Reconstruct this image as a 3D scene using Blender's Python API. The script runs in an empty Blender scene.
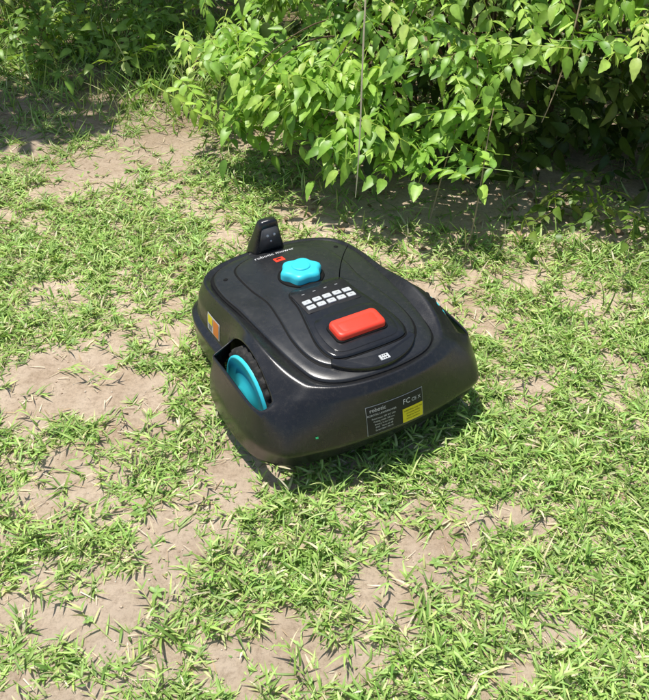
import bpy, bmesh, math, random
import numpy as np
from mathutils import Vector, Matrix
from mathutils.bvhtree import BVHTree
rng=np.random.default_rng(7); random.seed(7)
scene=bpy.context.scene
scene.view_settings.view_transform='Standard'; scene.view_settings.look='None'; scene.view_settings.exposure=0

# ---------------------------------------------------------------- helpers
def link(o):
    scene.collection.objects.link(o); return o
def empty(name,loc=(0,0,0),rz=0):
    o=bpy.data.objects.new(name,None); o.location=loc; o.rotation_euler=(0,0,rz); return link(o)
def fast_mesh(name,verts,faces_flat,loop_tot,mat,cols=None,smooth=True,parent=None):
    me=bpy.data.meshes.new(name)
    verts=np.asarray(verts,dtype=np.float32).reshape(-1,3)
    me.vertices.add(len(verts)); me.vertices.foreach_set('co',verts.ravel())
    faces_flat=np.asarray(faces_flat,dtype=np.int32).ravel(); loop_tot=np.asarray(loop_tot,dtype=np.int32)
    me.loops.add(len(faces_flat)); me.loops.foreach_set('vertex_index',faces_flat)
    me.polygons.add(len(loop_tot))
    st=np.concatenate([[0],np.cumsum(loop_tot)[:-1]]).astype(np.int32)
    me.polygons.foreach_set('loop_start',st); me.polygons.foreach_set('loop_total',loop_tot)
    me.polygons.foreach_set('use_smooth',np.full(len(loop_tot),smooth))
    me.update(calc_edges=True); me.validate()
    if cols is not None:
        a=me.color_attributes.new('col','FLOAT_COLOR','POINT')
        c=np.ones((len(verts),4),dtype=np.float32); c[:,:3]=cols
        a.data.foreach_set('color',c.ravel())
    me.materials.append(mat)
    o=bpy.data.objects.new(name,me); link(o)
    if parent: o.parent=parent
    return o
def norm(v): return v/np.maximum(np.linalg.norm(v,axis=-1,keepdims=True),1e-9)

_tab=rng.random((256,256))
def vnoise(x,y,f,seed=0):
    x=np.asarray(x)*f+seed*17.3+100; y=np.asarray(y)*f+seed*31.7+100
    xi=np.floor(x).astype(int); yi=np.floor(y).astype(int); fx=x-xi; fy=y-yi
    fx=fx*fx*(3-2*fx); fy=fy*fy*(3-2*fy)
    g=lambda a,b:_tab[a%256,b%256]
    return (g(xi,yi)*(1-fx)+g(xi+1,yi)*fx)*(1-fy)+(g(xi,yi+1)*(1-fx)+g(xi+1,yi+1)*fx)*fy
def gh(x,y):
    return .010*np.sin(2.1*x+.5)*np.cos(1.7*y)+.010*(vnoise(x,y,3,1)-.5)+.010*(vnoise(x,y,9,2)-.5)+.006*(vnoise(x,y,25,3)-.5)

# ---------------------------------------------------------------- materials
def newmat(name):
    m=bpy.data.materials.new(name); m.use_nodes=True; nt=m.node_tree; nt.nodes.clear()
    out=nt.nodes.new('ShaderNodeOutputMaterial'); return m,nt,out
def plastic(name,col,rough=.4,bump=.0,spec=.5,dust=0,bscale=900):
    m,nt,out=newmat(name); p=nt.nodes.new('ShaderNodeBsdfPrincipled')
    p.inputs['Base Color'].default_value=(*col,1); p.inputs['Roughness'].default_value=rough
    p.inputs['Specular IOR Level'].default_value=spec
    tc=nt.nodes.new('ShaderNodeTexCoord')
    n=nt.nodes.new('ShaderNodeTexNoise'); n.inputs['Scale'].default_value=bscale; nt.links.new(tc.outputs['Object'],n.inputs['Vector'])
    if bump:
        b=nt.nodes.new('ShaderNodeBump'); b.inputs['Strength'].default_value=bump; b.inputs['Distance'].default_value=.0006
        nt.links.new(n.outputs['Fac'],b.inputs['Height']); nt.links.new(b.outputs['Normal'],p.inputs['Normal'])
    n2=nt.nodes.new('ShaderNodeTexNoise'); n2.inputs['Scale'].default_value=14; n2.inputs['Detail'].default_value=8; nt.links.new(tc.outputs['Object'],n2.inputs['Vector'])
    mr=nt.nodes.new('ShaderNodeMapRange'); mr.inputs[1].default_value=.3; mr.inputs[2].default_value=.7
    mr.inputs[3].default_value=max(.05,rough-.07); mr.inputs[4].default_value=rough+.1
    nt.links.new(n2.outputs['Fac'],mr.inputs[0]); nt.links.new(mr.outputs[0],p.inputs['Roughness'])
    if dust:
        n3=nt.nodes.new('ShaderNodeTexNoise'); n3.inputs['Scale'].default_value=90; n3.inputs['Detail'].default_value=10; n3.inputs['Roughness'].default_value=.8
        nt.links.new(tc.outputs['Object'],n3.inputs['Vector'])
        m3=nt.nodes.new('ShaderNodeMapRange'); m3.inputs[1].default_value=.5; m3.inputs[2].default_value=.8; m3.inputs[3].default_value=0; m3.inputs[4].default_value=dust
        nt.links.new(n3.outputs['Fac'],m3.inputs[0])
        mx=nt.nodes.new('ShaderNodeMix'); mx.data_type='RGBA'; mx.inputs[6].default_value=(*col,1); mx.inputs[7].default_value=(.35,.3,.24,1)
        nt.links.new(m3.outputs[0],mx.inputs[0]); nt.links.new(mx.outputs[2],p.inputs['Base Color'])
    nt.links.new(p.outputs[0],out.inputs[0]); return m
def leafmat(name,trans=.4,rough=.45,spec=.35,tint=(1.15,1.1,.6)):
    m,nt,out=newmat(name)
    a=nt.nodes.new('ShaderNodeAttribute'); a.attribute_name='col'
    tc=nt.nodes.new('ShaderNodeTexCoord'); n=nt.nodes.new('ShaderNodeTexNoise'); n.inputs['Scale'].default_value=45; n.inputs['Detail'].default_value=4
    nt.links.new(tc.outputs['Object'],n.inputs['Vector'])
    mr=nt.nodes.new('ShaderNodeMapRange'); mr.inputs[1].default_value=.3; mr.inputs[2].default_value=.7; mr.inputs[3].default_value=.8; mr.inputs[4].default_value=1.2
    nt.links.new(n.outputs['Fac'],mr.inputs[0])
    vm=nt.nodes.new('ShaderNodeVectorMath'); vm.operation='SCALE'; nt.links.new(a.outputs['Color'],vm.inputs[0]); nt.links.new(mr.outputs[0],vm.inputs['Scale'])
    p=nt.nodes.new('ShaderNodeBsdfPrincipled'); p.inputs['Roughness'].default_value=rough; p.inputs['Specular IOR Level'].default_value=spec
    nt.links.new(vm.outputs[0],p.inputs['Base Color'])
    t=nt.nodes.new('ShaderNodeBsdfTranslucent'); v2=nt.nodes.new('ShaderNodeVectorMath'); v2.operation='MULTIPLY'; v2.inputs[1].default_value=tint
    nt.links.new(vm.outputs[0],v2.inputs[0]); nt.links.new(v2.outputs[0],t.inputs['Color'])
    mx=nt.nodes.new('ShaderNodeMixShader'); mx.inputs[0].default_value=trans
    nt.links.new(p.outputs[0],mx.inputs[1]); nt.links.new(t.outputs[0],mx.inputs[2]); nt.links.new(mx.outputs[0],out.inputs[0]); return m

M_leaf=leafmat('leaf_green',.34,.42,.45); M_grass=leafmat('grass_blade',.25,.45,.4)
M_dry=leafmat('dry_litter',.1,.8,.1,(1,1,1))
M_shell=plastic('shell_plastic',(.014,.0145,.016),.24,.25,.6,.10)
M_deck=plastic('deck_plastic',(.020,.021,.023),.26,.25,.65,.10)
M_pod=plastic('pod_plastic',(.014,.0145,.016),.18,.1,.65,.05)
M_matte=plastic('matte_plastic',(.012,.012,.014),.5,.3,.3,.08)
M_gap=plastic('gap_black',(.005,.005,.005),.7,0,.2)
M_red=plastic('red_plastic',(.86,.06,.03),.35,.1,.5)
M_cyan=plastic('cyan_plastic',(.045,.62,.74),.35,.1,.5)
M_key=plastic('key_rubber',(.52,.54,.54),.5,.1,.3)
M_white=plastic('print_white',(.7,.7,.7),.5,0,.3)
M_black=plastic('label_black',(.02,.02,.022),.45,0,.3)
M_yel=plastic('label_yellow',(.85,.72,.03),.5,0,.3)
M_org=plastic('label_orange',(.8,.25,.05),.5,0,.3)
M_rub=plastic('tyre_rubber',(.018,.018,.018),.7,.4,.3,.3)
M_steel=plastic('screw_steel',(.3,.3,.3),.35,0,.6)
M_green=plastic('led_green',(.05,.6,.25),.3,0,.5)
M_bark=plastic('bark',(.16,.11,.07),.85,1,.2,0,200)
M_twig=plastic('pale_twig',(.8,.74,.58),.8,.5,.2,0,300)

# ground material
m,nt,out=newmat('sandy_soil'); M_soil=m
p=nt.nodes.new('ShaderNodeBsdfPrincipled'); p.inputs['Roughness'].default_value=.95; p.inputs['Specular IOR Level'].default_value=.15
tc=nt.nodes.new('ShaderNodeTexCoord')
def nz(scale,det=6,r=.6):
    n=nt.nodes.new('ShaderNodeTexNoise'); n.inputs['Scale'].default_value=scale; n.inputs['Detail'].default_value=det; n.inputs['Roughness'].default_value=r
    nt.links.new(tc.outputs['Object'],n.inputs['Vector']); return n
n1=nz(3.1,9,.7); cr=nt.nodes.new('ShaderNodeValToRGB'); nt.links.new(n1.outputs['Fac'],cr.inputs[0])
cr.color_ramp.elements[0].position=.34; cr.color_ramp.elements[0].color=(.66,.49,.34,1)
cr.color_ramp.elements[1].position=.56; cr.color_ramp.elements[1].color=(.90,.72,.54,1)
n2=nz(60,12,.85); c2=nt.nodes.new('ShaderNodeValToRGB'); nt.links.new(n2.outputs['Fac'],c2.inputs[0])
c2.color_ramp.elements[0].position=.36; c2.color_ramp.elements[0].color=(.52,.46,.40,1)
c2.color_ramp.elements[1].position=.53; c2.color_ramp.elements[1].color=(1.05,1.05,1.05,1)
mx=nt.nodes.new('ShaderNodeMix'); mx.data_type='RGBA'; mx.blend_type='MULTIPLY'; mx.inputs[0].default_value=.75
nt.links.new(cr.outputs[0],mx.inputs[6]); nt.links.new(c2.outputs[0],mx.inputs[7])
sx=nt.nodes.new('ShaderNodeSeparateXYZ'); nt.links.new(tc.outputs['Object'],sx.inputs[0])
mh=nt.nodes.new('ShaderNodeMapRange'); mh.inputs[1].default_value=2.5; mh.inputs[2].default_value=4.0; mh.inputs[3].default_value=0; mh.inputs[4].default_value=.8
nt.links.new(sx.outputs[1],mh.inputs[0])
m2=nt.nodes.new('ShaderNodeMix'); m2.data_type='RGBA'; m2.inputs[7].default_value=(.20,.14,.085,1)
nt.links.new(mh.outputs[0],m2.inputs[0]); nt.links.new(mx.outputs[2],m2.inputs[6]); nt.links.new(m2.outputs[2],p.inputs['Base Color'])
b=nt.nodes.new('ShaderNodeBump'); b.inputs['Strength'].default_value=1; b.inputs['Distance'].default_value=.010
n3=nz(70,12,.85); nt.links.new(n3.outputs['Fac'],b.inputs['Height']); nt.links.new(b.outputs['Normal'],p.inputs['Normal'])
nt.links.new(p.outputs[0],out.inputs[0])

# ---------------------------------------------------------------- ground
dx=np.arange(-3.2,3.2001,.025); xs=np.concatenate([[-90,-40,-20,-10,-6,-4],dx,[4,6,10,20,40,90]])
dy=np.arange(.2,5.6,.025); ys=np.concatenate([[-90,-30,-10,-4,-2,-1,-.5],dy,[6,7,9,14,25,50,120]])
X,Y=np.meshgrid(xs,ys); Z=gh(X,Y)
nx,ny=len(xs),len(ys); idx=np.arange(nx*ny).reshape(ny,nx)
F=np.stack([idx[:-1,:-1],idx[:-1,1:],idx[1:,1:],idx[1:,:-1]],-1).reshape(-1,4)
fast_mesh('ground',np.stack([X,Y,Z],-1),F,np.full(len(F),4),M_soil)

# ---------------------------------------------------------------- leaf / blade scatter
def strips(o,d,nrm,L,W,curv,fold,T,S,shade,cols,clampz=None):
    N=len(o); R=len(T); d=norm(d); bside=norm(np.cross(nrm,d)); n=norm(np.cross(d,bside))
    k=3 if fold is not None else 2
    sgn=np.array([-1,0,1.]) if k==3 else np.array([-1,1.])
    T=np.asarray(T)[None,:,None,None]; S=np.asarray(S)[None,:,None,None]; g=sgn[None,None,:,None]
    Lb=L[:,None,None,None]; Wb=W[:,None,None,None]; cb=curv[:,None,None,None]
    P=o[:,None,None,:]+d[:,None,None,:]*(Lb*T)+bside[:,None,None,:]*(Wb*S*g)-n[:,None,None,:]*(cb*Lb*T*T)
    if k==3: P=P+n[:,None,None,:]*(np.abs(g)*S*Wb*fold)
    P=np.broadcast_to(P,(N,R,k,3)).copy()
    if clampz is not None:
        gz=gh(P[...,0],P[...,1])+clampz; P[...,2]=np.maximum(P[...,2],gz)
    C=np.broadcast_to(cols[:,None,None,:],(N,R,k,3)).copy()
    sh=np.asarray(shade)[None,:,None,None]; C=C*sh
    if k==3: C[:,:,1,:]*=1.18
    base=np.arange(R*k).reshape(R,k); fs=[]
    for r in range(R-1):
        for c in range(k-1):
            fs.append([base[r,c],base[r,c+1],base[r+1,c+1],base[r+1,c]])
    fs=np.array(fs); F=(fs[None]+(np.arange(N)*R*k)[:,None,None]).reshape(-1,4)
    return P.reshape(-1,3),F,C.reshape(-1,3)
def combine(parts):
    V=[];Fs=[];C=[];off=0
    for v,f,c in parts:
        V.append(v);Fs.append(f+off);C.append(c);off+=len(v)
    return np.concatenate(V),np.concatenate(Fs),np.concatenate(C)
def emit(name,parts,mat,parent=None):
    v,f,c=combine(parts); return fast_mesh(name,v,f,np.full(len(f),4),mat,np.minimum(c,.92),True,parent)
def dirvec(az,el): return np.stack([np.cos(az)*np.cos(el),np.sin(az)*np.cos(el),np.sin(el)],-1)
UP=np.array([0,0,1.])

patches=[(-.64,1.79,.16),(-.76,1.62,.15),(-.48,1.64,.10),(-.61,1.36,.14),(-.24,1.36,.10),(-.37,1.03,.12),(-.12,.90,.12),(.11,1.06,.08),
(-.52,.97,.10),(-.86,2.97,.2),(.83,2.1,.13),(-.62,3.2,.16),(.82,1.81,.07),(.31,1.06,.05),(-.05,2.6,.16),(-.9,1.2,.12),
(.0,1.75,.22),(.3,2.75,.4),(.8,2.8,.4),(-.42,2.1,.08),(.45,.95,.05),(1.4,2.9,.5),(.2,1.25,.05),(-.3,2.45,.08),(-.85,2.1,.07),(.62,2.25,.1),(.05,.88,.07)]
def density(x,y):
    n=.38*vnoise(x,y,4.5,5)+.34*vnoise(x,y,11,6)+.28*vnoise(x,y,24,8)
    d=np.clip((n-.40)*5.5+np.clip(x,-.8,1)*.36+.32,0.07,1)
    for px,py,r in patches:
        wob=.65+.8*vnoise(x,y,14,9)
        q=np.sqrt((x-px)**2+(y-py)**2)/(r*wob)
        d=d*np.clip((q-.4)*1.1,.10,1)
    return d
def grasspal(n):
    base=np.array([[.37,.54,.14],[.27,.43,.095],[.45,.60,.19],[.55,.60,.26],[.17,.30,.06],[.74,.66,.43]])
    i=rng.choice(6,n,p=[.31,.24,.2,.09,.10,.06])
    return base[i]*rng.uniform(.78,1.2,(n,1))*rng.uniform(.93,1.07,(n,3))

def tufts(x0,x1,y0,y1,per,blades,Ls=(.013,.040),Ws=(.0016,.0031),els=(3,50),spread=.006):
    n=int((x1-x0)*(y1-y0)*per)
    x=rng.uniform(x0,x1,n); y=rng.uniform(y0,y1,n)
    k=rng.random(n)<density(x,y); x=x[k];y=y[k];n=len(x)
    tint=rng.uniform(.72,1.15,(n,1)); tl=rng.uniform(.7,1.35,n)
    rep=rng.integers(blades[0],blades[1]+1,n); ii=np.repeat(np.arange(n),rep); m=len(ii)
    ox=x[ii]+rng.normal(0,spread,m); oy=y[ii]+rng.normal(0,spread,m)
    o=np.stack([ox,oy,gh(ox,oy)-.001],-1)
    az=rng.uniform(0,2*np.pi,m); el=np.radians(rng.uniform(els[0],els[1],m))
    d=dirvec(az,el); nr=norm(np.cross(np.cross(d,UP),d)+rng.normal(0,.35,(m,3)))
    L=rng.uniform(*Ls,m)*tl[ii]; W=rng.uniform(*Ws,m); c=rng.uniform(.0,.5,m)
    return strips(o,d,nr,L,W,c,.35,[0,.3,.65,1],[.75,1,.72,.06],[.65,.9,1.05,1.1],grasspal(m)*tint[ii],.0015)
def runners(n,x0,x1,y0,y1):
    x=rng.uniform(x0,x1,n*2); y=rng.uniform(y0,y1,n*2); k=rng.random(n*2)<density(x,y)*.85+.06; x=x[k][:n];y=y[k][:n]; n=len(x)
    az=rng.uniform(0,6.28,n); L=rng.uniform(.04,.11,n); o=np.stack([x,y,gh(x,y)+.004],-1); el=np.radians(rng.uniform(2,24,n)); d=dirvec(az,el)
    col=grasspal(n)*np.array([1.05,.9,1.0]); out=[strips(o,d,np.tile(UP,(n,1)),L,np.full(n,.0009),rng.uniform(0,.2,n),.5,[0,.5,1],[1,1,.7],[1,1,1],col,.003)]
    for i,t in enumerate([.15,.35,.55,.75,.95]):
        for s in ((1,) if i%2 else (-1,)) if t<.9 else (-1,1,.2):
            a2=az+s*rng.uniform(.45,1.1,n); dd=dirvec(a2,np.radians(rng.uniform(5,55,n)))
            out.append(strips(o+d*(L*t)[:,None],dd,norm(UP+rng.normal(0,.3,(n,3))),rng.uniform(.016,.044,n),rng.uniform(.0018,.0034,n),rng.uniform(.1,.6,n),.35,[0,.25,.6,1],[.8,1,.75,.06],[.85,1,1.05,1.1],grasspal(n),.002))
    return out
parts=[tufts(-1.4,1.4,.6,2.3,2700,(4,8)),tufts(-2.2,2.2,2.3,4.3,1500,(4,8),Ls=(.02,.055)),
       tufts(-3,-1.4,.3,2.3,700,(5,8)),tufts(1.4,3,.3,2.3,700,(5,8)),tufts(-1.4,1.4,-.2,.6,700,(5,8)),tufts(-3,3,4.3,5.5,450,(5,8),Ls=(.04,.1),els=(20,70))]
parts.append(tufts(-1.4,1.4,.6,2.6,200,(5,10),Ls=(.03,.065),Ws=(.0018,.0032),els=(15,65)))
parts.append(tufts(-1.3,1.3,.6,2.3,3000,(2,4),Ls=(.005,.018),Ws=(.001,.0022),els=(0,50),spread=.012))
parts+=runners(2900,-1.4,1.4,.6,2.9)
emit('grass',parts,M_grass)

WT=[0,.12,.3,.5,.7,.88,1]; WS=[.1,.5,.85,1,.85,.45,.03]; WH=[.9,.95,1,1,1,1.02,1.05]
def rosettes(pts,nl,L,W,col,el=(8,35)):
    out=[]
    for (x,y,s) in pts:
        m=nl+int(rng.integers(0,4)); az=np.arange(m)/m*2*np.pi+rng.uniform(0,.8,m); e=np.radians(rng.uniform(*el,m)); d=dirvec(az,e)
        o=np.tile([x,y,float(gh(x,y))+.004],(m,1)); 
        out.append(strips(o,d,norm(UP+rng.normal(0,.2,(m,3))),rng.uniform(.7,1.1,m)*L*s,np.full(m,W*s),rng.uniform(.1,.4,m),.25,WT,WS,WH,np.tile(col,(m,1))*rng.uniform(.85,1.15,(m,1)),.003))
    return out
wp=[(rng.uniform(-1.4,1.4),rng.uniform(.6,3.2),rng.uniform(.3,.8)) for _ in range(190)]
wp=[q for q in wp if not(abs(q[0])<.4 and 1.3<q[1]<2.15)]
emit('broadleaf_weeds',rosettes(wp,5,.03,.007,(.28,.44,.12)),M_grass)

n=5200; x=rng.uniform(-1.8,1.8,n); y=rng.uniform(.5,4.2,n); o=np.stack([x,y,gh(x,y)+.004],-1)
d=dirvec(rng.uniform(0,6.28,n),np.radians(rng.uniform(-3,12,n)))
cs=np.array([[.7,.6,.4],[.48,.35,.2],[.78,.7,.52]])[rng.integers(0,3,n)]*rng.uniform(.7,1.1,(n,1))
parts=[strips(o,d,np.tile(UP,(n,1)),rng.uniform(.008,.045,n),rng.uniform(.0005,.0014,n),rng.uniform(-.1,.2,n),.2,[0,.5,1],[1,.9,.5],[1,1,1],cs,.002)]
n=520; x=rng.uniform(-.2,2.2,n); y=rng.uniform(2.4,4.6,n); o=np.stack([x,y,gh(x,y)+.003],-1)
cs=np.array([[.36,.25,.15],[.5,.38,.25],[.24,.16,.1]])[rng.integers(0,3,n)]
parts.append(strips(o,dirvec(rng.uniform(0,6.28,n),np.radians(rng.uniform(-5,12,n))),norm(UP+rng.normal(0,.3,(n,3))),rng.uniform(.02,.05,n),rng.uniform(.006,.012,n),rng.uniform(-.2,.3,n),.4,WT,WS,WH,cs,.002))
emit('ground_litter',parts,M_dry)
n=9000; x=rng.uniform(-1.8,1.8,n); y=rng.uniform(.5,4,n); r=rng.uniform(.001,.0036,n)*rng.uniform(.4,1.3,n)
tmpl=np.array([[1,0,0],[0,1,0],[-1,0,0],[0,-1,0],[0,0,.7],[0,0,-.7]])
P=np.stack([x,y,gh(x,y)+r*.2],-1)[:,None,:]+tmpl[None]*r[:,None,None]*rng.uniform(.6,1.3,(n,6,1))
f=np.array([[0,1,4],[1,2,4],[2,3,4],[3,0,4],[1,0,5],[2,1,5],[3,2,5],[0,3,5]]); F=(f[None]+(np.arange(n)*6)[:,None,None]).reshape(-1,3)
c=np.repeat(np.array([[.78,.62,.46],[.52,.38,.26],[.86,.76,.62]])[rng.integers(0,3,n)],6,axis=0)
fast_mesh('pebbles',P,F,np.full(len(F),3),M_dry,c,True)

# ---------------------------------------------------------------- compound leaf foliage
LT=[0,.08,.2,.3,.42,.52,.64,.74,.86,1]; LS=[.08,.60,.88,.95,1.0,.84,.78,.52,.38,.02]; LH=[.85,.93,.98,1,1,1,1,1,1,1.02]
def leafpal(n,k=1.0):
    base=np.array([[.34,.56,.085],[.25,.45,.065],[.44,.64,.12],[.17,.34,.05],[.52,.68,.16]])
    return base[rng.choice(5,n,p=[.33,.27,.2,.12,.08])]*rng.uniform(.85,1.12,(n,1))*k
def compound(o,d,nrm,L,pairs=4,ls=.075,colk=1.0):
    N=len(o); d=norm(d); b=norm(np.cross(nrm,d)); n=norm(np.cross(d,b)); parts=[]; cv=rng.uniform(.1,.45,N)
    colr=leafpal(N,colk)
    parts.append(strips(o,d,n,L,np.full(N,.0015),cv,.6,[0,.33,.66,1],[1.2,1,.9,.6],[1,1,1,1],colr*np.array([1.1,.9,.9])))
    def at(t): return o+d*(L*t)[:,None]-n*(cv*L*t*t)[:,None]
    for i in range(pairs):
        t=.2+.68*i/(pairs-.0)
        tan=norm(d-n*(2*cv*t)[:,None])
        for s in (-1,1):
            a=np.radians(rng.uniform(46,72,N)-i*3)
            dd=tan*np.cos(a)[:,None]+b*(s*np.sin(a))[:,None]+n*rng.uniform(-.4,.15,(N,1))
            nn=norm(n+rng.normal(0,.26,(N,3))+b*s*.1)
            l=ls*rng.uniform(.72,1.1,N)*(1-.06*abs(i-1.3))*(L/.26)**.5
            parts.append(strips(at(t+rng.uniform(-.02,.02,N)),dd,nn,l,l*rng.uniform(.21,.28,N),rng.uniform(.05,.5,N),rng.uniform(.05,.4),LT,LS,LH,colr*rng.uniform(.88,1.12,(N,1))))
    tan=norm(d-n*(2*cv*.95)[:,None]); l=ls*1.15*rng.uniform(.85,1.1,N)
    parts.append(strips(at(np.full(N,.96)),tan,norm(n+rng.normal(0,.2,(N,3))),l,l*.26,rng.uniform(.1,.5,N),.25,LT,LS,LH,colr))
    return parts
BX=[-.55,-.42,-.27,0,.235,.46,.588,.84,1.2,3]; BY=[3.35,3.05,2.74,2.54,2.40,2.46,2.6,2.58,2.6,2.7]; BZ=[.2,.14,.14,.16,.20,.27,.48,.60,.56,.45]
def surf(n,x0,x1,s0,s1,depth):
    x=rng.uniform(x0,x1,n); s=rng.uniform(s0,s1,n)
    lay=.24; off=(vnoise(x,x*0,2.6,31)-.5)*.9; ph=(s+off)/lay; s=(np.floor(ph)+.5+(ph-np.floor(ph)-.5)*.5)*lay-off; s=np.maximum(s,0)
    yt=np.interp(x,BX,BY); zt=np.interp(x,BX,BZ)
    lump=(vnoise(x,s,3.8,12)-.5)*.46
    y=yt+.32*s+.42*s*s+lump+depth*rng.random(n)**1.5; z=zt+.62*s+rng.normal(0,.02,n)+.05
    y+=np.clip(-.15-x,0,1)*.8*s
    return np.stack([x,y,z],-1)
def frontleaves(n,x0,x1,s0,s1,depth,colk=1.0,el=(-24,14)):
    tip=surf(n,x0,x1,s0,s1,depth)
    az=np.radians(-100+rng.normal(-14,45,n)); d=dirvec(az,np.radians(rng.uniform(*el,n)))
    L=rng.uniform(.18,.34,n); o=tip-d*L[:,None]*.95
    nr=norm(np.array([-.15,-.22,1.])+rng.normal(0,.22,(n,3)))
    return compound(o,d,nr,L,5,.060,colk)
shrub=empty('leafy_shrub',(0,0,0))
parts=[]
parts+=frontleaves(330,-.42,1.3,.0,.8,.2,1.03)
parts+=frontleaves(90,-.55,.15,.1,1.3,.35,1.0)
parts+=frontleaves(230,-.40,1.3,.6,1.7,.4,1.0,(-25,15))
parts+=frontleaves(130,1.3,2.8,.0,1.6,.35,.95)
emit('outer_foliage',parts,M_leaf,shrub)
def boxleaves(n,x,y,z,colk,el=(-40,35),ls=.075):
    o=np.stack([rng.uniform(*x,n),rng.uniform(*y,n),rng.uniform(*z,n)],-1)
    d=dirvec(np.radians(rng.uniform(-170,-10,n)),np.radians(rng.uniform(*el,n)))
    return compound(o,d,norm(UP+rng.normal(0,.45,(n,3))),rng.uniform(.18,.3,n),3,ls,colk)
parts=boxleaves(300,(-.25,1.6),(3.1,4.2),(.1,1.25),.22)  # inner leaves coloured darker, painting in the shade of the shrub's gaps
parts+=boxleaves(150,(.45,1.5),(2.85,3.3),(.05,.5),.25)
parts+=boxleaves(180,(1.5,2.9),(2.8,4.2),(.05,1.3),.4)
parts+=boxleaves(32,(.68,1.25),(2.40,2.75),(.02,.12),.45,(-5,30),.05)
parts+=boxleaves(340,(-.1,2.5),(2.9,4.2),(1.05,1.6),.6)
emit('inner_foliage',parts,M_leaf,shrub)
def tubes(name,curves,mat,parent=None):
    cu=bpy.data.curves.new(name,'CURVE'); cu.dimensions='3D'; cu.bevel_depth=1; cu.bevel_resolution=2; cu.resolution_u=6; cu.use_fill_caps=True
    for pts,rad in curves:
        sp=cu.splines.new('NURBS'); sp.points.add(len(pts)-1); sp.order_u=min(4,len(pts)); sp.use_endpoint_u=True
        for i,(q,r) in enumerate(zip(pts,rad)):
            sp.points[i].co=(*q,1); sp.points[i].radius=r
    cu.materials.append(mat); o=bpy.data.objects.new(name,cu); link(o)
    if parent: o.parent=parent
    return o
cv=[]
for i in range(46):
    e=surf(1,-.3,2.2,.1,1.3,.2)[0]; bx=e[0]*.6+rng.uniform(.2,.7); by=rng.uniform(3.2,3.7)
    b0=Vector((bx,by,-.02)); e=Vector(e); r=rng.uniform(.004,.009)
    m1=b0.lerp(e,.3)+Vector((rng.normal(0,.05),.1,.45)); m2=b0.lerp(e,.72)+Vector((rng.normal(0,.05),.0,.28))
    cv.append(([b0,m1,m2,e],[r,r*.8,r*.5,.0012]))
tubes('branches',cv,M_bark,shrub)
vine=[([(.100,2.10,1.25),(.104,2.13,1.0),(.094,2.16,.72),(.100,2.20,.45),(.092,2.26,.26)],[.0024,.0024,.0022,.0022,.0012])]
tubes('hanging_vine',vine,M_twig)
st=[([(.47,2.40,.0),(.50,2.42,.16),(.50,2.48,.3),(.53,2.55,.42)],[.0026,.0026,.0022,.0012]),
    ([(-.30,3.0,.25),(-.05,2.85,.40),(.25,2.75,.46),(.6,2.8,.55)],[.0015,.002,.0025,.003]),
    ([(.7,2.6,.35),(.78,2.65,.55),(.80,2.75,.85)],[.0015,.0025,.003]),
    ([(.36,2.55,.02),(.40,2.6,.2),(.46,2.7,.4)],[.003,.0025,.0015])]
tubes('dead_stems',st,plastic('brown_twig',(.40,.31,.2),.8,.5,.2,0,300))

# ---------------------------------------------------------------- weeds, background shrubs, overhanging tree
parts=[]
def clump(cx,cy,r,n,L,el=(35,80),W=(.002,.004),k=.85):
    x=cx+rng.normal(0,r,n); y=cy+rng.normal(0,r,n); o=np.stack([x,y,gh(x,y)],-1)
    d=dirvec(rng.uniform(0,6.28,n),np.radians(rng.uniform(*el,n)))
    return strips(o,d,norm(rng.normal(0,1,(n,3))+[0,-.3,.9]),rng.uniform(*L,n),rng.uniform(*W,n),rng.uniform(.1,.8,n),.3,[0,.25,.5,.75,1],[.8,1,.9,.6,.05],[.8,.95,1,1.05,1.1],grasspal(n)*k,.002)
for cx,cy,r,n,L in [(-.5,3.62,.12,170,(.08,.22)),(-.62,3.9,.15,140,(.1,.26)),(-.42,3.35,.08,80,(.05,.14)),(-.95,4.3,.25,200,(.1,.26)),(-1.6,4.3,.3,260,(.08,.22)),(-2.2,4.2,.3,240,(.08,.22)),(-1.3,4.8,.3,260,(.1,.28)),(-2.1,4.9,.35,260,(.1,.3)),(-.7,4.9,.3,200,(.12,.3)),(.75,2.35,.2,110,(.04,.1)),(.2,2.55,.25,100,(.03,.1)),(1.1,2.35,.25,120,(.04,.12)),(-.15,2.85,.12,80,(.03,.1)),(-1.3,3.8,.3,300,(.04,.13)),(-.9,3.75,.2,200,(.04,.14)),(-1.6,3.5,.25,200,(.03,.1)),(-.65,3.5,.15,100,(.03,.12))]:
    parts.append(clump(cx,cy,r,n,L))
emit('tall_grass',parts,M_grass)
parts=[]
for cx,cy,n,h in [(-.75,4.15,30,.32),(-.95,4.0,26,.22),(-1.35,4.3,32,.3),(-1.9,4.4,34,.28),(-.45,4.3,28,.4),(-.55,3.75,14,.16),(-2.3,4.7,30,.4),(-1.7,4.8,34,.4),(-1.1,4.6,34,.4),(-.3,3.85,22,.35),(-.7,4.6,30,.45),(-1.45,4.05,20,.16)]:
    o=np.stack([cx+rng.normal(0,.12,n),cy+rng.normal(0,.1,n),rng.uniform(.02,h*.7,n)],-1)
    d=dirvec(rng.uniform(0,6.28,n),np.radians(rng.uniform(-5,45,n)))
    parts+=compound(o,d,norm(UP+rng.normal(0,.35,(n,3))),rng.uniform(.12,.22,n),3,.068,.75)
emit('edge_weeds',parts,M_leaf)

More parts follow.
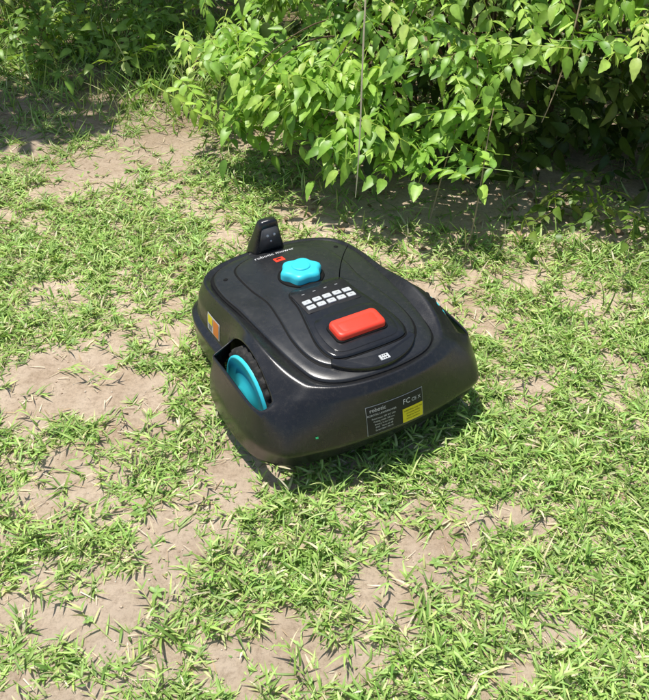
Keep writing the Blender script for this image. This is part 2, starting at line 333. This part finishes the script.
bg=empty('background_shrubs')
def cloud(centres,n,size,k):
    out=[]
    for (cx,cy,cz,rx,ry,rz) in centres:
        u=norm(rng.normal(0,1,(n,3)))*(rng.random((n,1))**.4); o=u*[rx,ry,rz]+[cx,cy,cz]; o=o[o[:,2]>.02]
        m=len(o); d=norm(u[:m]*.5+dirvec(rng.uniform(0,6.28,m),np.radians(rng.uniform(-50,20,m))))
        out.append(strips(o,d,norm(UP+rng.normal(0,.5,(m,3))),rng.uniform(.7,1.2,m)*size,rng.uniform(.2,.3,m)*size,rng.uniform(.1,.5,m),.2,[0,.25,.55,.8,1],[.1,.85,1,.6,.03],[.9,1,1,1,1],leafpal(m,k)))
    return out
cen=[(x+rng.uniform(-.2,.2),5.45+rng.uniform(-.3,.5),rng.uniform(.5,.9),.75,.6,.9) for x in np.arange(-4.2,4.3,.75)]
cen+=[(x+rng.uniform(-.3,.3),7.2,1.6,1.3,1,1.7) for x in np.arange(-6,6.5,1.4)]
emit('foliage',cloud(cen,850,.1,.45),M_leaf,bg)
tubes('stems',[([(c[0],c[1],0),(c[0]+.1,c[1],c[2]),(c[0]-.1,c[1],c[2]*1.6)],[.02,.014,.005]) for c in cen],M_bark,bg)
tree=empty('overhanging_tree')
limbs=[]; tc0=[]
base=Vector((-2.3,6.0,0)); top=Vector((-1.9,5.2,2.4))
limbs.append(([base,base.lerp(top,.4)+Vector((.1,0,0)),top,top+Vector((.2,-.1,1.2))],[.11,.09,.06,.02]))
for e,r in [((-2.6,4.5,2.4),.5),((-1.80,3.85,2.3),.46),((-1.0,4.9,2.4),.42),((-1.35,5.3,2.6),.5),((-2.3,3.75,2.5),.4),((-3.2,4.4,2.6),.5),((-1.5,4.5,2.5),.42),((-.85,4.4,2.4),.24)]:
    e=Vector(e); limbs.append(([top-Vector((.05,.1,.5)),top.lerp(e,.5)+Vector((0,0,.2)),e],[.045,.025,.006])); tc0.append((*e,r,r*.8,r*.5))
tubes('trunk_and_limbs',limbs,M_bark,tree)
emit('crown',cloud(tc0,420,.12,.8),M_leaf,tree)

# ================================================================ ROBOTIC MOWER
mower=empty('robotic_lawn_mower',(-.012,1.735,0),math.radians(30))
def zd(x,y): return .273-.28*(y+.02)**2-.36*x*x
S=[
 [(0,.362,.06),(0,.370,.13),(0,.350,.142),(0,.334,.2),(0,.316,None),(0,.27,None)],
 [(.12,.354,.06),(.12,.361,.13),(.118,.342,.142),(.112,.326,.2),(.105,.310,None),(.09,.265,None)],
 [(.205,.325,.055),(.211,.33,.13),(.197,.314,.142),(.192,.302,.195),(.18,.288,None),(.15,.25,None)],
 [(.245,.262,.055),(.252,.264,.13),(.236,.258,.142),(.232,.252,.195),(.216,.242,None),(.18,.23,None)],
 [(.252,.14,.055),(.259,.14,.13),(.240,.14,.142),(.237,.14,.195),(.220,.14,None),(.185,.12,None)],
 [(.248,.04,.055),(.255,.04,.13),(.236,.04,.142),(.230,.045,.2),(.216,.045,None),(.175,.04,None)],
 [(.304,.024,.058),(.304,.020,.11),(.294,.010,.186),(.234,.012,.212),(.220,.0,None),(.17,0,None)],
 [(.316,-.06,.056),(.314,-.06,.115),(.296,-.06,.196),(.242,-.055,.262),(.222,-.06,None),(.17,-.06,None)],
 [(.318,-.16,.056),(.318,-.16,.115),(.298,-.155,.196),(.244,-.15,.260),(.220,-.15,None),(.16,-.14,None)],
 [(.306,-.252,.056),(.314,-.258,.115),(.296,-.25,.190),(.256,-.238,.210),(.206,-.220,None),(.15,-.2,None)],
 [(.248,-.302,.058),(.268,-.322,.115),(.250,-.304,.178),(.216,-.278,.224),(.182,-.266,None),(.13,-.24,None)],
 [(.146,-.334,.068),(.156,-.354,.115),(.152,-.344,.173),(.140,-.326,.226),(.122,-.312,None),(.09,-.27,None)],
 [(0,-.346,.078),(0,-.368,.115),(0,-.360,.173),(0,-.346,.228),(0,-.330,None),(0,-.28,None)]]
bm=bmesh.new(); cl=bm.edges.layers.float.new('crease_edge')
ns=len(S); ring=[]
order=[(i,1) for i in range(ns)]+[(i,-1) for i in range(ns-2,0,-1)]
for (i,s) in order:
    row=[]
    for l,(x,y,z) in enumerate(S[i]):
        if z is None:
            z=zd(x,y)+(.002 if l==4 else -.02)
            if l==4 and i in (7,8): z+=.018
            if l==4 and i in (6,9): z+=.007
        row.append(bm.verts.new((x*s,y,z)))
    ring.append(row)
n=len(ring)
for a in range(n):
    b_=(a+1)%n; ia=order[a][0]; ib=order[b_][0]
    for l in range(5):
        if l==2 and {ia,ib} in ({6,7},{7,8},{8,9}): continue
        f=bm.faces.new((ring[a][l],ring[a][l+1],ring[b_][l+1],ring[b_][l]))
        f.smooth=True
def crease(l,val,cond=lambda i,j:True):
    for a in range(n):
        b_=(a+1)%n
        if cond(order[a][0],order[b_][0]):
            e=bm.edges.get((ring[a][l],ring[b_][l]))
            if e: e[cl]=val
front=lambda i,j:max(i,j)<=5
crease(0,.8); crease(1,.8,front); crease(2,.8,front); crease(4,.6); crease(3,.6)
crease(1,.5,lambda i,j:min(i,j)>=6)
wh=lambda i,j:{i,j} in ({6,7},{7,8},{8,9})
crease(2,.6,wh); crease(3,.65,wh)
for a in range(n):
    if order[a][0] in (5,6):
        for l in range(0,3):
            e=bm.edges.get((ring[a][l],ring[a][l+1])); 
            if e: e[cl]=.8
    if order[a][0]==10:
        for l in range(0,4):
            e=bm.edges.get((ring[a][l],ring[a][l+1])); 
            if e: e[cl]=.5
bmesh.ops.recalc_face_normals(bm,faces=bm.faces)
me=bpy.data.meshes.new('body_shell'); bm.to_mesh(me); bm.free(); me.materials.append(M_shell)
shell=link(bpy.data.objects.new('body_shell',me)); shell.parent=mower
md=shell.modifiers.new('s','SUBSURF'); md.levels=3; md.render_levels=3
sd=shell.modifiers.new('t','SOLIDIFY'); sd.thickness=.004; sd.offset=-1
bpy.context.view_layer.update()
dg=bpy.context.evaluated_depsgraph_get()
bvh=BVHTree.FromObject(shell,dg)

def cat(pts,k=8,closed=True):
    P=[np.array(q,float) for q in pts]; N=len(P); out=[]
    for i in range(N):
        p0,p1,p2,p3=P[(i-1)%N],P[i],P[(i+1)%N],P[(i+2)%N]
        for j in range(k):
            t=j/k; out.append(.5*((2*p1)+(-p0+p2)*t+(2*p0-5*p1+4*p2-p3)*t*t+(-p0+3*p1-3*p2+p3)*t**3))
    return np.array(out)
def mirror(half): return list(half)+[(-x,y) for x,y in half[-2:0:-1]]
def rrect(cx,cy,w,h,r,k=6,rot=0):
    out=[]
    for (sx,sy,a0) in ((1,1,0),(-1,1,90),(-1,-1,180),(1,-1,270)):
        for j in range(k+1):
            a=math.radians(a0+90*j/k); out.append((sx*(w/2-r)+r*math.cos(a),sy*(h/2-r)+r*math.sin(a)))
    c,s=math.cos(rot),math.sin(rot)
    return np.array([(cx+x*c-y*s,cy+x*s+y*c) for x,y in out])
def plate(name,out,h,mat,bev=.002,rings=(.8,.6,.4,.2),base=-.004,crown=0,ngon=False,parent=mower):
    out=np.asarray(out); c=out.mean(0); ext=np.abs(out-c).max(0)
    def sc(ins): return np.array([max(0,1-ins/ext[0]),max(0,1-ins/ext[1])])
    V=[];F=[]; N=len(out)
    levels=[(sc(0),base),(sc(0),h-bev),(sc(bev*.3),h-bev*.3),(sc(bev),h)]
    if not ngon:
        s0=sc(bev); levels+=[(s0*r,h+crown*(1-r*r)) for r in rings]
    for (s,z) in levels:
        for q in out:
            x,y=c+(q-c)*s; V.append((x,y,zd(x,y)+z))
    K=len(levels)
    for k in range(K-1):
        for i in range(N):
            j=(i+1)%N; F.append((k*N+i,k*N+j,(k+1)*N+j,(k+1)*N+i))
    if ngon: F.append(tuple((K-1)*N+i for i in range(N)))
    else:
        V.append((c[0],c[1],zd(*c)+h+crown)); ci=len(V)-1
        for i in range(N): F.append(((K-1)*N+i,(K-1)*N+(i+1)%N,ci))
    me=bpy.data.meshes.new(name); me.from_pydata(V,[],F); me.materials.append(mat)
    b2=bmesh.new(); b2.from_mesh(me); bmesh.ops.recalc_face_normals(b2,faces=b2.faces)
    for f in b2.faces: f.smooth=not(ngon and len(f.verts)>4)
    b2.to_mesh(me); b2.free()
    o=link(bpy.data.objects.new(name,me)); o.parent=parent; return o
R9=(.93,.85,.75,.65,.55,.45,.35,.25,.12)
deckh=[(0,.292),(.085,.288),(.152,.268),(.188,.225),(.200,.14),(.195,.05),(.192,-.04),(.186,-.13),(.175,-.205),(.156,-.260),(.103,-.296),(0,-.310)]
dk=cat(mirror(deckh),6)
plate('deck_seam',dk*1.026,-.0045,M_gap,bev=.001,base=-.03,rings=R9)
plate('deck_cover',dk,.003,M_deck,bev=.005,base=-.02,rings=R9)
lidh=[(0,.262),(.07,.256),(.118,.232),(.134,.19),(.136,.10),(.128,.03),(.136,-.05),(.146,-.13),(.140,-.2),(.112,-.245),(.06,-.264),(0,-.27)]
ld=cat(mirror(lidh),6)
plate('lid_seam',ld*1.024,.0036,M_gap,bev=.0003,base=-.003,rings=R9)
plate('lid',ld,.008,M_deck,bev=.0035,base=-.003,rings=R9)
podh=[(0,.03),(.055,.03),(.075,.018),(.081,-.04),(.096,-.11),(.108,-.175),(.103,-.222),(.078,-.244),(0,-.250)]
pd=cat(mirror(podh),6)
plate('pod_seam',pd*np.array([1.03,1.012]),.009,M_gap,bev=.0003,base=0,rings=(.85,.7,.5,.3))
plate('control_pod',pd,.015,M_pod,bev=.005,rings=(.85,.7,.55,.4,.2))
plate('pod_recess',cat(mirror([(0,-.105),(.07,-.108),(.088,-.14),(.09,-.2),(.07,-.232),(0,-.236)]),5),.0165,M_pod,bev=.001,rings=(.7,.4))
plate('keypad',rrect(-.002,-.035,.150,.092,.006),.0165,M_matte,bev=.001,rings=(.7,.4))
for r in range(2):
    for c in range(5):
        plate('key_%d'%(r*5+c+1),rrect(-.058+c*.0278,-.040-r*.022,.022,.0155,.003,4),.0187,M_key,bev=.001,ngon=True)
        plate('icon_%d'%(r*5+c+1),rrect(-.058+c*.0278,-.040-r*.022,.004+.003*((c+r)%2),.0022,.0008,2),.0190,M_steel,bev=.0002,ngon=True)
for c in range(4):
    plate('status_mark_%d'%(c+1),rrect(-.05+c*.031,-.006,.008,.003,.001,2),.0171,M_steel,bev=.0002,ngon=True)
plate('stop_button_base',rrect(0,-.176,.138,.068,.014),.020,M_gap,bev=.002,rings=(.6,.3))
plate('stop_button',rrect(0,-.176,.128,.060,.013,8),.034,M_red,bev=.006,rings=(.92,.84,.6,.3),crown=-.0015)
plate('stop_button_inset',rrect(0,-.180,.100,.036,.008,8),.0335,plastic('red_plastic_inner',(.78,.06,.03),.3,.1,.5),bev=.001,rings=(.6,.3))
cr_=[(math.sin(a)*.130,-.195-.110*math.cos(a)) for a in np.linspace(-1.05,1.05,26)]+[(math.sin(a)*.130,-.184-.088*math.cos(a)) for a in np.linspace(.95,-.95,26)]
plate('grip_lip',np.array(cr_),.015,M_pod,bev=.003,ngon=True)
plate('qr_tag',rrect(0.004,-.287,.024,.015,.001,2),.0165,M_key,bev=.0002,ngon=True)
for i in range(6): plate('qr_mark_%d'%i,rrect(-.002+(i%3)*.0055,-.2905+(i//3)*.007,.0028,.003,.0003,1),.0169,M_gap,bev=.0001,ngon=True)
plate('warning_tag',rrect(-.010,.197,.028,.022,.002,3),.0089,M_red,bev=.0003,ngon=True)
plate('warning_tag_mark',rrect(-.010,.200,.014,.006,.001,3),.0093,M_gap,bev=.0001,ngon=True)
th=np.linspace(0,2*np.pi,96,endpoint=False)
def lob(r,a=.075): return np.stack([r*(1+a*np.cos(6*th+.4))*np.cos(th)-.004,r*(1+a*np.cos(6*th+.4))*np.sin(th)+.088],-1)
plate('knob_base',np.stack([.060*np.cos(th)-.004,.060*np.sin(th)+.088],-1),.0115,M_gap,bev=.003)
plate('height_knob',lob(.051),.034,M_cyan,bev=.010,rings=(.95,.85,.7,.5,.3),crown=.003)
plate('knob_cap',np.stack([.024*np.cos(th)-.004,.024*np.sin(th)+.088],-1),.0395,M_cyan,bev=.003)
def txt(s,size,fn,mat,name,parent=mower,rot=0,sx=1):
    cu=bpy.data.curves.new('tmp','FONT'); cu.body=s; cu.size=size; cu.align_x='CENTER'; cu.align_y='CENTER'; cu.resolution_u=2
    o=link(bpy.data.objects.new('tmp',cu)); bpy.context.view_layer.update()
    me=bpy.data.meshes.new_from_object(o.evaluated_get(bpy.context.evaluated_depsgraph_get())); bpy.data.objects.remove(o)
    for v in me.vertices: v.co=fn(v.co.x*sx,v.co.y)
    me.name=name; me.materials.clear(); me.materials.append(mat); o=link(bpy.data.objects.new(name,me)); o.parent=parent; return o
txt('robotic mower',.019,lambda x,y:Vector((x-.005,y+.236,zd(x-.005,y+.236)+.0089)),M_white,'deck_text')
def rear(x,z,off):
    h=bvh.ray_cast(Vector((x,-1,z)),Vector((0,1,0)))
    return Vector((x,(h[0].y if h[0] else -.37)-off,z))
def leftside(y,z,off):
    h=bvh.ray_cast(Vector((-1,y,z)),Vector((1,0,0)))
    return Vector(((h[0].x if h[0] else -.25)-off,y,z))
def patch(name,fn,a0,a1,b0,b1,off,mat,na=10,nb=5):
    V=[fn(a0+(a1-a0)*i/na,b0+(b1-b0)*j/nb,off) for j in range(nb+1) for i in range(na+1)]
    F=[(j*(na+1)+i,j*(na+1)+i+1,(j+1)*(na+1)+i+1,(j+1)*(na+1)+i) for j in range(nb) for i in range(na)]
    me=bpy.data.meshes.new(name); me.from_pydata(V,[],F); me.materials.append(mat)
    for p_ in me.polygons: p_.use_smooth=True
    o=link(bpy.data.objects.new(name,me)); o.parent=mower; return o
x0,x1,z0,z1=-.080,.070,.122,.194
patch('rating_label_edge',rear,x0-.001,x1+.001,z0-.001,z1+.001,.0012,M_key)
patch('rating_label',rear,x0,x1,z0,z1,.0018,M_black)
patch('rating_label_yellow',rear,.012,x1-.001,z0+.001,z0+.038,.0024,M_yel)
fr=lambda cx,cz,off:(lambda x,y:rear(cx+x,cz+y,off))
txt('robotic',.014,fr(-.052,.185,.003),M_white,'label_title')
txt('ROBOTIC LAWNMOWER',.0066,fr(-.042,.173,.003),M_white,'label_line_a')
for i,s in enumerate(['Rated input: 28V DC 2.0A','Cutting width: 240 mm','Battery: Li-ion 4.4Ah','IPX5   Noise 60 dB','Serial 0284 1193 72']):
    txt(s,.0058,fr(-.038,.163-i*.0078,.003),M_white,'label_line_%d'%i)
txt('FC',.018,fr(.024,.178,.003),M_white,'label_mark_a'); txt('CE X',.012,fr(.051,.176,.003),M_white,'label_mark_b')
for i,s in enumerate(['WARNING: keep clear','of rotating blades.','Read the manual','before operation.']):
    txt(s,.0055,fr(.041,.153-i*.0072,.0034),M_gap,'label_warn_%d'%i)
patch('side_sticker',leftside,.095,.165,.15,.200,.0012,M_white,8,4)
patch('side_sticker_orange',leftside,.099,.130,.153,.197,.002,M_org,4,4)
patch('side_sticker_yellow',leftside,.134,.161,.172,.197,.002,M_yel,4,3)
for i in range(4): patch('side_sticker_line_%d'%i,leftside,.137,.159,.155+i*.004,.1565+i*.004,.002,M_gap,2,1)
patch('led',rear,-.2,-.194,.148,.153,.0015,M_green,2,2)

def addmesh(name,bmm,mat,smooth=True,parent=mower):
    me=bpy.data.meshes.new(name); bmesh.ops.recalc_face_normals(bmm,faces=bmm.faces)
    for f in bmm.faces: f.smooth=smooth
    bmm.to_mesh(me); bmm.free(); me.materials.append(mat); o=link(bpy.data.objects.new(name,me)); o.parent=parent; return o
b3=bmesh.new(); prof=[(.03,.90),(.045,1),(.2,1),(.225,.93)]
o_=cat(mirror([(0,.32),(.12,.315),(.18,.28),(.195,.2),(.19,.04),(.178,-.0),(.178,-.22),(.17,-.26),(.12,-.295),(0,-.31)]),4); rows=[]
for z,s in prof: rows.append([b3.verts.new((q[0]*s,q[1]*s,z)) for q in o_])
for k in range(3):
    for i in range(len(o_)):
        j=(i+1)%len(o_); b3.faces.new((rows[k][i],rows[k][j],rows[k+1][j],rows[k+1][i]))
b3.faces.new(rows[0]); b3.faces.new(rows[-1]); addmesh('chassis',b3,M_gap,False)
def lathe(name,profile,cx,cy,cz,sgn,mat,N=72,tread=None):
    bb=bmesh.new(); rows=[]
    for i in range(N):
        a=2*math.pi*i/N; row=[]
        for (x,r) in profile:
            rr=r
            if tread and r>=tread[0]: rr=r+tread[1]*(1 if (i%4)<2 else 0)
            row.append(bb.verts.new((cx+sgn*x,cy+rr*math.cos(a),cz+rr*math.sin(a))))
        rows.append(row)
    for i in range(N):
        j=(i+1)%N
        for k in range(len(profile)-1): bb.faces.new((rows[i][k],rows[j][k],rows[j][k+1],rows[i][k+1]))
    return addmesh(name,bb,mat,True)
for sgn,nm in ((-1,'left'),(1,'right')):
    cx=0.196*sgn; cy=-.115; cz=.126
    lathe('tyre_'+nm,[(.0,.06),(.0,.108),(.004,.117),(.012,.119),(.052,.119),(.060,.117),(.064,.109),(.064,.100)],cx,cy,cz,sgn,M_rub,N=104,tread=(.117,.007))
    lathe('wheel_disc_'+nm,[(.055,.111),(.068,.110),(.071,.106),(.069,.099),(.066,.07),(.068,.045),(.076,.036),(.079,.022),(.078,.0005)],cx,cy,cz,sgn,M_cyan)
    lathe('caster_'+nm,[(0,.0005),(0,.032),(.005,.036),(.025,.036),(.03,.032),(.03,.0005)],.12*sgn,.26,.036,sgn,M_rub,N=40)
b4=bmesh.new()
def boxrows(rows):
    R=[]
    for (z,yc,w,dp) in rows:
        o2=rrect(0,yc,w,dp,min(w,dp)*.3,4); R.append([b4.verts.new((q[0],q[1],z)) for q in o2])
    for k in range(len(R)-1):
        for i in range(len(R[0])):
            j=(i+1)%len(R[0]); b4.faces.new((R[k][i],R[k][j],R[k+1][j],R[k+1][i]))
    b4.faces.new(R[0]); b4.faces.new(R[-1])
boxrows([(.225,.30,.100,.085),(.258,.297,.092,.060),(.285,.293,.078,.044),(.318,.286,.062,.034),(.338,.282,.052,.028),(.344,.281,.040,.020)])
addmesh('sensor_tower',b4,M_shell)
V=[(-.034,.2690,.262),(.034,.2690,.262),(.022,.2680,.326),(-.022,.2680,.326)]
b5=bmesh.new(); vs=[b5.verts.new((x,y-.006,z)) for x,y,z in V]; f=b5.faces.new(vs); r=bmesh.ops.extrude_face_region(b5,geom=[f]); bmesh.ops.translate(b5,vec=(0,.014,0),verts=[g for g in r['geom'] if isinstance(g,bmesh.types.BMVert)])
bmesh.ops.bevel(b5,geom=b5.edges[:],offset=.003,segments=2,affect='EDGES'); addmesh('tower_face',b5,plastic('tower_grey',(.07,.072,.076),.4,.2,.5,.05))
for k,(x,z,r_) in enumerate([(-.010,.306,.0042),(.010,.306,.0042),(0,.288,.003)]):
    bb=bmesh.new(); bmesh.ops.create_uvsphere(bb,u_segments=16,v_segments=8,radius=r_); bmesh.ops.translate(bb,vec=(x,.262,z),verts=bb.verts); addmesh('tower_lens_%d'%k,bb,M_key)
tubes('antenna_wire',[([(.075,.03,.272),(.074,.032,.30),(.080,.03,.34),(.092,.02,.372)],[.0016,.0014,.0013,.001])],M_gap,mower)
for (x,y) in [(-.165,.2),(.165,.2)]:
    plate('screw_cap',np.stack([.006*np.cos(th[::4])+x,.006*np.sin(th[::4])+y],-1),.0045,M_gap,bev=.0008,ngon=True)

# ---------------------------------------------------------------- light, world, camera
sd_=Vector((-.20,.13,.96)).normalized(); el=math.asin(sd_.z); az=math.atan2(sd_.x,sd_.y)
w=bpy.data.worlds.new('World'); scene.world=w; w.use_nodes=True; nt=w.node_tree
sky=nt.nodes.new('ShaderNodeTexSky'); sky.sky_type='NISHITA'; sky.sun_disc=False; sky.sun_elevation=el; sky.sun_rotation=az%(2*math.pi)
bgd=nt.nodes['Background']; nt.links.new(sky.outputs[0],bgd.inputs[0]); bgd.inputs[1].default_value=.11
L=bpy.data.lights.new('sun','SUN'); L.energy=5; L.angle=math.radians(.5); L.color=(1,.965,.90)
so=link(bpy.data.objects.new('sun',L)); so.rotation_euler=(-sd_).to_track_quat('-Z','Y').to_euler()
cd=bpy.data.cameras.new('camera'); cd.sensor_fit='VERTICAL'; cd.sensor_height=24; cd.lens=24*845/700; cd.clip_end=500; cd.clip_start=.02
co=link(bpy.data.objects.new('camera',cd)); co.location=(0,0,1.45); co.rotation_euler=(math.radians(52),0,0)
scene.camera=co
